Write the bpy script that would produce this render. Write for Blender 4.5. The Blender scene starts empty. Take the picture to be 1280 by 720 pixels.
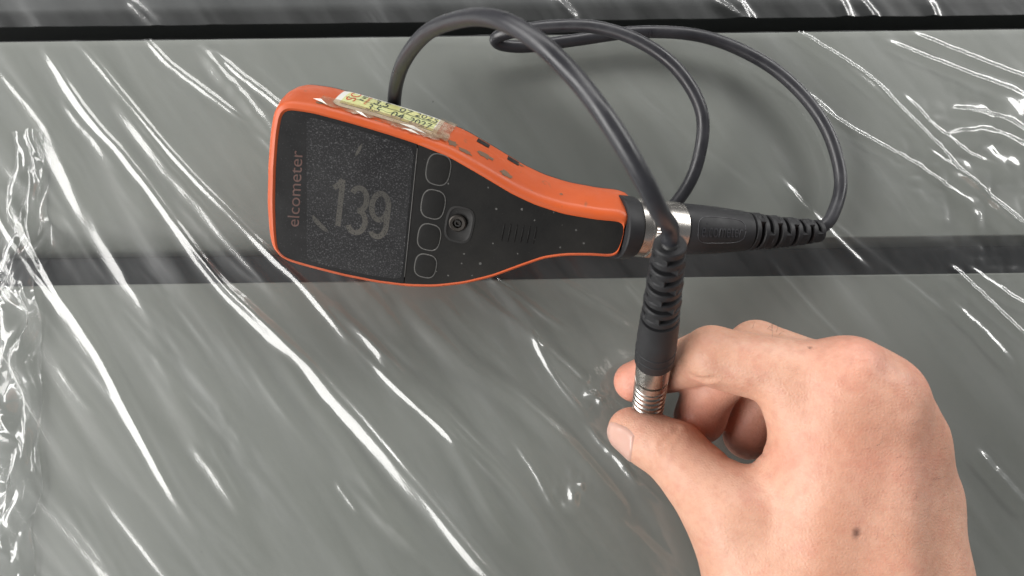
import bpy, math, random
import numpy as np
from mathutils import Vector, Matrix

random.seed(7); np.random.seed(7)
MM = 0.001
SC = bpy.context.scene
COL = SC.collection

# ------------------------------------------------------------------ camera
F_PX = 1280 * 26.0 / 36.0          # focal length in photo pixels
DIST, PITCH = 292.0, math.radians(6.0)
CAM = np.array([0.0, -DIST * math.sin(PITCH), DIST * math.cos(PITCH)])     # mm
cam_d = bpy.data.cameras.new('camera'); cam = bpy.data.objects.new('camera', cam_d); COL.objects.link(cam)
cam_d.lens, cam_d.sensor_width = 26.0, 36.0
cam_d.clip_start, cam_d.clip_end = 0.005, 60.0
cam.location = Vector(CAM) * MM
cam.rotation_euler = (PITCH, 0, 0)
cam_d.dof.use_dof = True; cam_d.dof.focus_distance = 0.262; cam_d.dof.aperture_fstop = 12.0
SC.camera = cam
_r = np.array(Matrix.Rotation(PITCH, 3, 'X'))

# ------------------------------------------------------------------ world and lamps (a roofed yard, open on the far and left sides; added strip lamp on the right)
w = bpy.data.worlds.new('World'); SC.world = w; w.use_nodes = True
nt = w.node_tree; bg = nt.nodes['Background']
tc = nt.nodes.new('ShaderNodeTexCoord'); sx = nt.nodes.new('ShaderNodeSeparateXYZ'); rp = nt.nodes.new('ShaderNodeValToRGB')
nt.links.new(tc.outputs['Generated'], sx.inputs[0]); nt.links.new(sx.outputs['Z'], rp.inputs[0])
for k_, (p_, c_) in enumerate([(0.0, (0.30, 0.31, 0.32)), (0.45, (0.62, 0.63, 0.65)), (0.75, (0.34, 0.34, 0.345)), (0.97, (0.12, 0.12, 0.12))]):
    e_ = rp.color_ramp.elements[k_] if k_ < 2 else rp.color_ramp.elements.new(p_)
    e_.position = p_; e_.color = (*c_, 1)                       # bright open sides, dark roof overhead
nt.links.new(rp.outputs[0], bg.inputs[0]); bg.inputs[1].default_value = 0.44

def area(name, loc, target, sx_, sy_, power, color):
    l = bpy.data.lights.new(name, 'AREA'); l.shape = 'RECTANGLE'; l.size, l.size_y = sx_, sy_
    l.energy = power; l.color = color
    o = bpy.data.objects.new(name, l); COL.objects.link(o); o.location = loc
    o.rotation_euler = (Vector(target) - Vector(loc)).to_track_quat('-Z', 'Y').to_euler()
    return o
area('open_side_light', (-0.2, 1.75, 1.1), (0, 0, 0), 2.2, 0.6, 32, (1.0, 0.985, 0.96))
LEFT_L = np.array([-1.50, -0.42, 0.90])
area('open_side_left', LEFT_L, (0, 0, 0), 2.7, 0.85, 72, (1.0, 0.985, 0.96))
area('added_strip_right', (1.30, 0.94, 0.80), (0, 0, 0), 1.3, 0.35, 22, (1.0, 0.99, 0.97))  # added strip lamp, unseen, for film streaks and a rim on the hand

vs = SC.view_settings
vs.view_transform = 'Standard'; vs.look = 'None'; vs.exposure = 0.0; vs.gamma = 1.0; vs.use_curve_mapping = False
SC.cycles.max_bounces = 10; SC.cycles.transparent_max_bounces = 16
SC.cycles.caustics_reflective = False; SC.cycles.caustics_refractive = False

# ------------------------------------------------------------------ helpers
def ray(px, py):
    return _r @ np.array([(px - 640.0) / F_PX, -(py - 360.0) / F_PX, -1.0])
def P(px, py, z=0.0):
    """photo pixel at height z (mm) -> world point in mm"""
    d = ray(px, py); t = (z - CAM[2]) / d[2]
    return CAM + d * t
def on_plane(px, py, o, n):
    d = ray(px, py); t = np.dot(o - CAM, n) / np.dot(d, n)
    return CAM + d * t
def nrm(v):
    v = np.asarray(v, float); return v / np.linalg.norm(v)

def thing(name, label, cat, base, group=None):
    o = bpy.data.objects.new(name, None); COL.objects.link(o)
    o.empty_display_size = 0.01
    o.location = Vector(base) * MM; o['base'] = [float(q) for q in base]
    o['label'] = label; o['category'] = cat
    if group: o['group'] = group
    return o
def wpos(o):
    p = np.zeros(3)
    while o is not None:
        p += np.array(o.location) / MM; o = o.parent
    return p
def part(name, verts, faces, mat, parent=None, smooth=True, origin=None, autos=None):
    verts = np.asarray(verts, float)
    base = wpos(parent) if parent is not None else np.zeros(3)
    org = base if origin is None else np.asarray(origin, float)
    me = bpy.data.meshes.new(name)
    loc = (verts - org) * MM
    if isinstance(faces, np.ndarray):
        k = faces.shape[1]
        me.vertices.add(len(loc)); me.vertices.foreach_set('co', loc.astype(np.float32).ravel())
        me.loops.add(faces.size); me.loops.foreach_set('vertex_index', faces.astype(np.int32).ravel())
        me.polygons.add(len(faces)); me.polygons.foreach_set('loop_start', (np.arange(len(faces)) * k).astype(np.int32))
        me.update(calc_edges=True); me.validate()
    else:
        me.from_pydata([tuple(v) for v in loc], [], [tuple(f) for f in faces]); me.update()
    if mat: me.materials.append(mat)
    me.polygons.foreach_set('use_smooth', [smooth] * len(me.polygons))
    if smooth and autos is not None:
        try: me.set_sharp_from_angle(angle=math.radians(autos))
        except Exception: pass
    o = bpy.data.objects.new(name, me); COL.objects.link(o)
    o.location = Vector(org - base) * MM
    if parent is not None: o.parent = parent
    return o

class MB:
    def __init__(s): s.v = []; s.f = []
    def add(s, v, f):
        b = len(s.v); s.v += [np.asarray(q, float) for q in v]; s.f += [tuple(b + i for i in q) for q in f]; return s
    def box(s, c, ax, ay, az, hx, hy, hz):
        c = np.asarray(c, float); vs_ = []
        for k in (-1, 1):
            for j in (-1, 1):
                for i in (-1, 1): vs_.append(c + ax * hx * i + ay * hy * j + az * hz * k)
        return s.add(vs_, [(0, 2, 3, 1), (4, 5, 7, 6), (0, 1, 5, 4), (2, 6, 7, 3), (0, 4, 6, 2), (1, 3, 7, 5)])
def rings(rs, closed_ring=True, cap0=True, cap1=True):
    n = len(rs[0]); v = [p for r in rs for p in r]; f = []
    for k in range(len(rs) - 1):
        for i in range(n if closed_ring else n - 1):
            j = (i + 1) % n
            f.append((k * n + i, k * n + j, (k + 1) * n + j, (k + 1) * n + i))
    if cap0: f.append(tuple(reversed(range(n))))
    if cap1: f.append(tuple((len(rs) - 1) * n + i for i in range(n)))
    return v, f
def catmull(pts, per=12):
    pts = [np.asarray(p, float) for p in pts]
    q = [2 * pts[0] - pts[1]] + pts + [2 * pts[-1] - pts[-2]]; out = []
    for i in range(1, len(q) - 2):
        a, b, c, d = q[i - 1:i + 3]
        for k in range(per):
            t = k / per
            out.append(0.5 * ((2 * b) + (c - a) * t + (2 * a - 5 * b + 4 * c - d) * t * t + (3 * b - a - 3 * c + d) * t ** 3))
    out.append(pts[-1]); return out
def frames(path):
    T = [nrm(path[min(i + 1, len(path) - 1)] - path[max(i - 1, 0)]) for i in range(len(path))]
    up = np.array([0, 0, 1.0]) if abs(T[0][2]) < 0.9 else np.array([0, 1.0, 0])
    n = nrm(np.cross(T[0], up)); N = []
    for t in T:
        n = nrm(n - t * np.dot(n, t)); N.append(n)
    return T, N, [np.cross(t, n) for t, n in zip(T, N)]
def tube(path, rad, seg=20, cap=True, squash=None):
    path = [np.asarray(p, float) for p in path]; T, N, B = frames(path)
    if np.isscalar(rad): rad = [rad] * len(path)
    rs = []
    for p, n, b, r in zip(path, N, B, rad):
        rs.append([p + r * (math.cos(a) * n + math.sin(a) * b) for a in np.linspace(0, 2 * math.pi, seg, endpoint=False)])
    return rings(rs, cap0=cap, cap1=cap)
def lathe(a, b, prof, seg=40, knurl=None):
    """prof: list of (distance from a along a->b in mm, radius); knurl: set of ring indices with a toothed radius"""
    a, b = np.asarray(a, float), np.asarray(b, float); t = nrm(b - a)
    n = nrm(np.cross(t, [0.3, 0.2, 1.0])); m = np.cross(t, n); rs = []
    for k, (d, r) in enumerate(prof):
        ring = []
        for i in range(seg):
            an = 2 * math.pi * i / seg
            rr = r * (1 - 0.035 * (i % 2)) if knurl and k in knurl else r
            ring.append(a + t * d + rr * (math.cos(an) * n + math.sin(an) * m))
        rs.append(ring)
    return rings(rs)

def vnoise(x, y, seed=0):
    """smooth value noise, numpy"""
    rng = np.random.RandomState(seed); tab = rng.rand(256, 256)
    xi = np.floor(x).astype(int); yi = np.floor(y).astype(int); fx = x - xi; fy = y - yi
    fx = fx * fx * (3 - 2 * fx); fy = fy * fy * (3 - 2 * fy)
    a = tab[xi & 255, yi & 255]; b = tab[(xi + 1) & 255, yi & 255]; c = tab[xi & 255, (yi + 1) & 255]; d = tab[(xi + 1) & 255, (yi + 1) & 255]
    return (a * (1 - fx) + b * fx) * (1 - fy) + (c * (1 - fx) + d * fx) * fy

# ------------------------------------------------------------------ materials
def mat(name):
    m = bpy.data.materials.new(name); m.use_nodes = True; t = m.node_tree
    b = t.nodes['Principled BSDF']; return m, t, b
def node(t, kind, **kw):
    n = t.nodes.new(kind)
    for k, v in kw.items():
        if hasattr(n, k): setattr(n, k, v)
        else: n.inputs[k].default_value = v
    return n
def coords(t, scale=(1, 1, 1), rot=(0, 0, 0)):
    c = node(t, 'ShaderNodeTexCoord'); m0 = node(t, 'ShaderNodeMapping'); m0.inputs['Rotation'].default_value = rot
    mp = node(t, 'ShaderNodeMapping'); mp.inputs['Scale'].default_value = scale
    t.links.new(c.outputs['Object'], m0.inputs[0]); t.links.new(m0.outputs[0], mp.inputs[0]); return mp.outputs[0]
def ramp(t, src, stops):
    r = node(t, 'ShaderNodeValToRGB'); e = r.color_ramp.elements
    while len(e) < len(stops): e.new(0.5)
    for k, (p, c) in enumerate(stops):
        e[k].position = p; e[k].color = c if len(c) == 4 else (*c, 1)
    t.links.new(src, r.inputs[0]); return r.outputs[0]
def mixc(t, fac, a, b):
    n = node(t, 'ShaderNodeMix'); n.data_type = 'RGBA'
    for s, v in ((n.inputs[0], fac), (n.inputs[6], a), (n.inputs[7], b)):
        if hasattr(v, 'is_linked'): t.links.new(v, s)
        else: s.default_value = v if not isinstance(v, tuple) or len(v) == 4 else (*v, 1)
    return n.outputs[2]
def noise(t, co, scale, detail=4, rough=0.6):
    n = node(t, 'ShaderNodeTexNoise'); n.inputs['Scale'].default_value = scale; n.inputs['Detail'].default_value = detail; n.inputs['Roughness'].default_value = rough
    t.links.new(co, n.inputs['Vector']); return n.outputs['Fac']
def bump(t, b, h, strength=0.3, dist=0.0005):
    n = node(t, 'ShaderNodeBump'); n.inputs['Strength'].default_value = strength; n.inputs['Distance'].default_value = dist
    t.links.new(h, n.inputs['Height']); t.links.new(n.outputs[0], b.inputs['Normal'])

def speckled(name, base, base2, dust, rough, dust_amt=0.62, scale=900, spec=0.4, bmp=0.15, big=40):
    m, t, b = mat(name); co = coords(t)
    c = mixc(t, ramp(t, noise(t, co, big, 5), [(0.35, (0, 0, 0)), (0.7, (1, 1, 1))]), base, base2)
    d = ramp(t, noise(t, co, scale, 3, 0.7), [(dust_amt, (0, 0, 0)), (dust_amt + 0.12, (1, 1, 1))])
    c = mixc(t, d, c, dust); t.links.new(c, b.inputs['Base Color'])
    t.links.new(ramp(t, noise(t, co, 120, 4), [(0.3, (rough - 0.1,) * 3), (0.7, (rough + 0.12,) * 3)]), b.inputs['Roughness'])
    b.inputs['Specular IOR Level'].default_value = spec
    bump(t, b, noise(t, co, scale * 1.2, 2), bmp, 0.0002)
    return m

def panel_mat(name, col, col2):
    m, t, b = mat(name); co = coords(t)
    st = coords(t, (12, 40, 40), (0, 0, math.radians(54)))
    c = mixc(t, ramp(t, noise(t, co, 14, 5), [(0.3, (0, 0, 0)), (0.75, (1, 1, 1))]), col, col2)
    c = mixc(t, ramp(t, noise(t, st, 2.2, 4), [(0.45, (0, 0, 0)), (0.9, (0.15, 0.15, 0.15))]), c, tuple(q * 0.8 for q in col))
    sp = ramp(t, noise(t, co, 420, 2, 0.5), [(0.78, (0, 0, 0)), (0.82, (1, 1, 1))])
    c = mixc(t, sp, c, (0.08, 0.075, 0.07)); t.links.new(c, b.inputs['Base Color'])
    b.inputs['Roughness'].default_value = 0.55; b.inputs['Specular IOR Level'].default_value = 0.35
    bump(t, b, noise(t, co, 900, 2), 0.06, 0.0002)
    return m
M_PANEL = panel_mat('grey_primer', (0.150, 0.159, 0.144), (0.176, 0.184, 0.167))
M_PANEL_SHADE = panel_mat('shaded_grey_primer', (0.04, 0.043, 0.044), (0.052, 0.055, 0.055))  # grey primer with the shade of the lower panel put into its colour
M_GAP_SHADE = panel_mat('gap_shade', (0.014, 0.0165, 0.02), (0.02, 0.023, 0.028))  # near-black blue-grey: shade inside the panel gap, put into the colour
M_GROUND = panel_mat('black_floor', (0.012, 0.012, 0.013), (0.02, 0.02, 0.02))

def film_mat():
    m, t, b = mat('clear_film'); t.nodes.remove(b); out = t.nodes['Material Output']
    tr = node(t, 'ShaderNodeBsdfTransparent'); tr.inputs[0].default_value = (0.975, 0.98, 0.975, 1)
    gl = node(t, 'ShaderNodeBsdfGlossy'); gl.inputs['Roughness'].default_value = 0.09; gl.inputs[0].default_value = (1, 1, 1, 1)
    g2 = node(t, 'ShaderNodeBsdfGlossy'); g2.inputs['Roughness'].default_value = 0.3
    gm = node(t, 'ShaderNodeMixShader'); gm.inputs[0].default_value = 0.5; t.links.new(gl.outputs[0], gm.inputs[1]); t.links.new(g2.outputs[0], gm.inputs[2])
    df = node(t, 'ShaderNodeBsdfDiffuse'); df.inputs[0].default_value = (0.72, 0.74, 0.75, 1)
    lw = node(t, 'ShaderNodeLayerWeight'); pw = node(t, 'ShaderNodeMath', operation='POWER'); t.links.new(lw.outputs['Facing'], pw.inputs[0]); pw.inputs[1].default_value = 5.0
    fr = node(t, 'ShaderNodeMath', operation='MULTIPLY_ADD'); t.links.new(pw.outputs[0], fr.inputs[0]); fr.inputs[1].default_value = 0.92; fr.inputs[2].default_value = 0.05
    co = coords(t, (5, 34, 15), (0, 0, math.radians(54)))
    hz = ramp(t, noise(t, co, 1.6, 5, 0.65), [(0.33, (0.018,) * 3), (0.60, (0.06,) * 3), (0.80, (0.17,) * 3)])
    m1 = node(t, 'ShaderNodeMixShader'); t.links.new(hz, m1.inputs[0]); t.links.new(tr.outputs[0], m1.inputs[1]); t.links.new(df.outputs[0], m1.inputs[2])
    mu = node(t, 'ShaderNodeMath', operation='MULTIPLY'); mu.inputs[1].default_value = 1.9; mu.use_clamp = True; t.links.new(fr.outputs[0], mu.inputs[0])
    m2 = node(t, 'ShaderNodeMixShader'); t.links.new(mu.outputs[0], m2.inputs[0]); t.links.new(m1.outputs[0], m2.inputs[1]); t.links.new(gm.outputs[0], m2.inputs[2])
    c2 = coords(t); bp = node(t, 'ShaderNodeBump'); bp.inputs['Strength'].default_value = 0.12; bp.inputs['Distance'].default_value = 0.0006
    t.links.new(noise(t, coords(t, (9, 70, 20), (0, 0, math.radians(54))), 6, 4), bp.inputs['Height']); t.links.new(bp.outputs[0], gl.inputs['Normal'])
    t.links.new(m2.outputs[0], out.inputs[0]); return m
M_FILM = film_mat()

M_ORANGE = speckled('orange_rubber', (0.51, 0.09, 0.022), (0.42, 0.07, 0.018), (0.20, 0.085, 0.045), 0.45, 0.655, 150, 0.45, 0.08, 30)
M_BLACK = speckled('black_rubber', (0.010, 0.0098, 0.0096), (0.02, 0.019, 0.0175), (0.12, 0.115, 0.105), 0.58, 0.71, 700, 0.14, 0.2, 35)
M_COVER = speckled('black_plastic', (0.014, 0.014, 0.015), (0.02, 0.02, 0.02), (0.08, 0.08, 0.08), 0.5, 0.72, 700)
M_SCREEN = speckled('dusty_screen', (0.010, 0.010, 0.011), (0.022, 0.022, 0.023), (0.09, 0.09, 0.093), 0.5, 0.55, 1900, 0.14, 0.05, 55)
M_FRAME = speckled('screen_border', (0.006, 0.006, 0.0065), (0.012, 0.012, 0.0125), (0.05, 0.05, 0.052), 0.48, 0.62, 1500, 0.14)
M_DIGIT = speckled('lit_digit', (0.078, 0.073, 0.065), (0.05, 0.048, 0.044), (0.018, 0.018, 0.018), 0.5, 0.52, 1900, 0.14)
M_BRAND = speckled('orange_print', (0.075, 0.024, 0.015), (0.036, 0.015, 0.011), (0.05, 0.03, 0.03), 0.5, 0.6, 900)
M_LINE = speckled('worn_edge', (0.10, 0.098, 0.092), (0.05, 0.05, 0.048), (0.2, 0.19, 0.18), 0.6, 0.62, 700)
M_HOLE = speckled('dark_recess', (0.006, 0.006, 0.006), (0.014, 0.012, 0.011), (0.05, 0.045, 0.04), 0.6, 0.7, 600)  # near-black with faint specks, for recess, socket and notches
M_CABLE = speckled('black_cable', (0.022, 0.022, 0.026), (0.034, 0.034, 0.039), (0.14, 0.14, 0.14), 0.36, 0.70, 600, 0.5, 0.12, 60)
M_BOOT = speckled('black_boot', (0.015, 0.015, 0.0165), (0.023, 0.023, 0.025), (0.09, 0.09, 0.09), 0.52, 0.72, 600, 0.3, 0.15, 60)
def metal_mat(name, col, rough):
    m, t, b = mat(name); co = coords(t)
    t.links.new(mixc(t, ramp(t, noise(t, co, 160, 3), [(0.45, (0, 0, 0)), (0.8, (1, 1, 1))]), col, tuple(q * 0.82 for q in col)), b.inputs['Base Color'])
    b.inputs['Metallic'].default_value = 1.0
    t.links.new(ramp(t, noise(t, co, 500, 3), [(0.3, (rough - 0.01,) * 3), (0.7, (rough + 0.02,) * 3)]), b.inputs['Roughness'])
    return m
M_METAL = metal_mat('worn_nickel', (0.47, 0.445, 0.415), 0.26)
M_STEEL = metal_mat('screw_steel', (0.055, 0.05, 0.046), 0.5)
M_PAPER = speckled('sticker_paper', (0.62, 0.60, 0.24), (0.56, 0.62, 0.34), (0.42, 0.45, 0.28), 0.4, 0.63, 260, 0.4, 0.02, 120)
M_WHITE = speckled('sticker_margin', (0.72, 0.71, 0.67), (0.66, 0.64, 0.58), (0.4, 0.36, 0.3), 0.4, 0.72, 500)
M_INK = speckled('dark_ink', (0.02, 0.03, 0.035), (0.03, 0.05, 0.05), (0.1, 0.12, 0.1), 0.5, 0.75, 600)
M_RED = speckled('red_ink', (0.55, 0.06, 0.03), (0.5, 0.08, 0.04), (0.6, 0.3, 0.2), 0.5, 0.75, 600)
M_DIRT = speckled('brown_scuff', (0.17, 0.10, 0.06), (0.10, 0.075, 0.055), (0.3, 0.24, 0.18), 0.7, 0.6, 500)
def tape_mat():
    m, t, b = mat('old_tape'); t.nodes.remove(b); out = t.nodes['Material Output']; co = coords(t)
    tr = node(t, 'ShaderNodeBsdfTransparent'); tr.inputs[0].default_value = (0.9, 0.84, 0.75, 1)
    pb = node(t, 'ShaderNodeBsdfPrincipled'); pb.inputs['Base Color'].default_value = (0.42, 0.31, 0.22, 1); pb.inputs['Roughness'].default_value = 0.22
    mx = node(t, 'ShaderNodeMixShader'); t.links.new(ramp(t, noise(t, co, 210, 4, 0.7), [(0.4, (0.2,) * 3), (0.65, (0.7,) * 3)]), mx.inputs[0])
    t.links.new(tr.outputs[0], mx.inputs[1]); t.links.new(pb.outputs[0], mx.inputs[2]); t.links.new(mx.outputs[0], out.inputs[0]); return m
M_TAPE = tape_mat()

# ------------------------------------------------------------------ setting: floor under the panels
TILT = math.radians(0.75)                                     # the panels run slightly uphill across the picture
ux, uy = np.array([math.cos(TILT), math.sin(TILT), 0]), np.array([-math.sin(TILT), math.cos(TILT), 0])
def slab(px_edge_pts): pass
g = part('ground', [(-1500, -1200, -160), (1500, -1200, -160), (1500, 1800, -160), (-1500, 1800, -160)], [(0, 1, 2, 3)], M_GROUND)
g['kind'] = 'structure'

# panels: rectangular steel sections lying side by side, swept along ux with rounded long edges
RZ, FZ = 2.0, 0.0
e_front = P(640, 349, FZ); e_rear = P(640, 303, RZ); e_far = P(640, 44, RZ)
def to_l(p): return np.array([np.dot(p[:2], ux[:2]), np.dot(p[:2], uy[:2])])
yf, yr, yb = to_l(e_front)[1], to_l(e_rear)[1], to_l(e_far)[1]
def section(y0, y1, z1, z0, r_near, r_far, xa, xb, nx=60):
    """closed profile with rounded top edges; r_near may be a function of x"""
    rs = []
    for x in np.linspace(xa, xb, nx):
        rn = r_near(x) if callable(r_near) else r_near; rf = r_far
        pr = [(y0, z0)]
        pr += [(y0 + rn * (1 - math.cos(a)), z1 - rn * (1 - math.sin(a))) for a in np.linspace(0, math.pi / 2, 10)]
        pr += [(y1 - rf * (1 - math.sin(a)), z1 - rf * (1 - math.cos(a))) for a in np.linspace(0, math.pi / 2, 6)]
        pr += [(y1, z0)]
        rs.append([ux * x + uy * y + np.array([0, 0, z]) for y, z in pr])
    v, f = rings(rs); return v, f
def lab(o, label, cat, group=None):
    o['label'] = label; o['category'] = cat
    if group: o['group'] = group
    return o
xl = to_l(P(46, 600, 0))[0]
front_o = part('steel_panel', *section(-330, yf, FZ, -60, 2, 0.8, xl, 420, 40), M_PANEL, autos=40)
lab(front_o, 'grey painted steel panel nearest the camera, under the hand', 'panel', 'grey panels side by side')
rear_o = part('steel_panel', *section(yr, yb, RZ, -60, lambda x: 0.8 + 13.0 / (1 + math.exp((x + 62) / 12)), 0.8, -420, 420, 80), M_PANEL, autos=40)
lab(rear_o, 'grey painted steel panel behind the dark gap, under the gauge', 'panel', 'grey panels side by side')
yk = to_l(P(640, 9, -46))[1]
back_o = part('steel_panel', *section(yk, yk + 260, -46, -140, 3, 1, -520, 520, 30), M_PANEL_SHADE, autos=40)
lab(back_o, 'grey panel, shade put into its colour, lying lower down at the top of the picture', 'panel')
gp = part('gap_shade_strip', *section(yf + 0.4, yr - 0.4, -22, -60, 0.5, 0.5, -420, 420, 6), M_GAP_SHADE)
lab(gp, 'dark strip standing in for the shade of the gap between the two grey panels', 'strip')
# ------------------------------------------------------------------ clear film over the panels
FOLDS = [  # photo pixels, steepness (1 mirrors the bright open side), width mm
 ([(60, 60), (107, 132), (165, 200), (215, 265), (287, 360), (330, 398)], 0.97, 1.5),
 ([(225, 280), (287, 360), (365, 430), (420, 490), (500, 580), (600, 700), (680, 790)], 1.0, 2.6),
 ([(90, 42), (130, 85), (200, 170), (265, 240), (345, 320), (385, 360), (475, 460), (600, 575), (660, 640)], 1.0, 1.2),
 ([(150, 130), (220, 215), (300, 310), (372, 392)], 0.5, 2.2),
 ([(0, 232), (20, 250), (50, 310), (80, 370), (125, 435), (172, 525), (220, 615), (258, 672)], 1.0, 1.7),
 ([(-10, 240), (14, 285), (52, 345), (90, 400)], 0.9, 1.0),
 ([(180, 44), (220, 85), (270, 122), (320, 160)], 1.0, 1.0),
 ([(268, 66), (310, 100), (350, 130), (400, 170)], 1.0, 1.1),
 ([(60, 160), (130, 290), (190, 400), (230, 480)], 0.3, 3.0),
 ([(120, 180), (230, 340), (330, 470), (420, 600)], 0.3, 3.4),
 ([(30, 80), (80, 190), (120, 300)], 0.12, 3.0), ([(250, 60), (330, 150), (360, 200)], 0.5, 2.6),
 ([(330, 420), (420, 540), (520, 690)], 0.35, 4.0), ([(180, 420), (260, 560), (340, 720)], 0.22, 4.0), ([(440, 400), (560, 540), (640, 680)], 0.5, 3.0),
 ([(262, 545), (312, 632)], 0.95, 0.6), ([(420, 598), (452, 640)], 0.95, 0.6),
 ([(400, 370), (480, 440), (560, 520), (640, 600), (700, 690)], 0.6, 2.2),
 ([(500, 375), (580, 450), (650, 500), (720, 560), (790, 640)], 0.5, 2.8),
 ([(612, 346), (640, 362), (666, 382), (720, 420)], 0.95, 0.9),
 ([(660, 400), (685, 455), (710, 490), (735, 520)], 0.95, 1.0),
 ([(640, 545), (668, 585), (690, 625), (700, 640)], 0.95, 1.0),
 ([(730, 525), (755, 555), (776, 575), (800, 610)], 0.9, 0.8),
 ([(560, 340), (640, 400), (720, 470), (770, 520)], 0.5, 2.4),
 ([(700, 350), (760, 385), (800, 410)], 0.6, 1.2), ([(780, 350), (800, 372), (815, 390)], 0.8, 0.6),
 ([(985, 40), (1050, 80), (1085, 105), (1110, 125)], 0.85, 1.0),
 ([(1100, 55), (1200, 95), (1280, 125)], 0.6, 1.2), ([(1130, 45), (1230, 85), (1300, 110)], 0.6, 1.4),
 ([(1000, 128), (1060, 165), (1130, 205), (1210, 260)], 0.8, 1.0),
 ([(1150, 190), (1210, 235), (1290, 300)], 0.8, 1.3),
 ([(1060, 85), (1130, 150), (1200, 225), (1290, 310)], 0.85, 0.6),
 ([(1180, 140), (1230, 150), (1290, 175)], 0.6, 2.2), ([(1170, 175), (1230, 170), (1290, 195)], 0.6, 2.2),
 ([(1180, 330), (1225, 370), (1290, 430)], 0.8, 0.9), ([(1200, 330), (1260, 370), (1300, 390)], 0.6, 0.9),
 ([(950, 640), (1020, 720)], 0.5, 1.5), ([(1215, 560), (1290, 640)], 0.4, 2.0),
 ([(940, 80), (1000, 120), (1040, 150)], 0.5, 1.6), ([(1120, 120), (1180, 180), (1240, 215)], 0.6, 1.0),
]
_fr = np.random.RandomState(41)
for _k in range(85):                                          # many faint wrinkles fanning the same way
    _x, _y = _fr.uniform(-20, 1270), _fr.uniform(45, 700); _l = _fr.uniform(60, 260); _a = math.radians(_fr.uniform(44, 60) - 0.010 * _x)
    _q = [(_x + _l * _t * math.cos(_a) + 6 * math.sin(_t * 3 + _k), _y + _l * _t * math.sin(_a)) for _t in (0, 0.35, 0.7, 1.0)]
    _s, _w = _fr.uniform(0.15, 0.46), _fr.uniform(0.9, 2.4)
    if _x + _y * 0.5 < 800: FOLDS.append((_q, _s * (0.75 if _x < 250 else 1.0), _w))
    elif _k % 3 == 0: FOLDS.append((_q, _s * 0.6, _w))
def dist_poly(X, Y, pts):
    """signed distance to a polyline and arc parameter 0..1"""
    best = np.full(X.shape, 1e9); par = np.zeros(X.shape); sgn = np.zeros(X.shape)
    L = [np.linalg.norm(pts[i + 1] - pts[i]) for i in range(len(pts) - 1)]; tot = sum(L); acc = 0
    for i in range(len(pts) - 1):
        a, b = pts[i], pts[i + 1]; d = b - a
        t = np.clip(((X - a[0]) * d[0] + (Y - a[1]) * d[1]) / (L[i] ** 2), 0, 1)
        qx, qy = X - a[0] - t * d[0], Y - a[1] - t * d[1]; dd = np.hypot(qx, qy); m = dd < best
        best = np.where(m, dd, best); par = np.where(m, (acc + t * L[i]) / tot, par)
        sgn = np.where(m, np.sign(d[0] * qy - d[1] * qx), sgn); acc += L[i]
    return best * sgn, par
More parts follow.
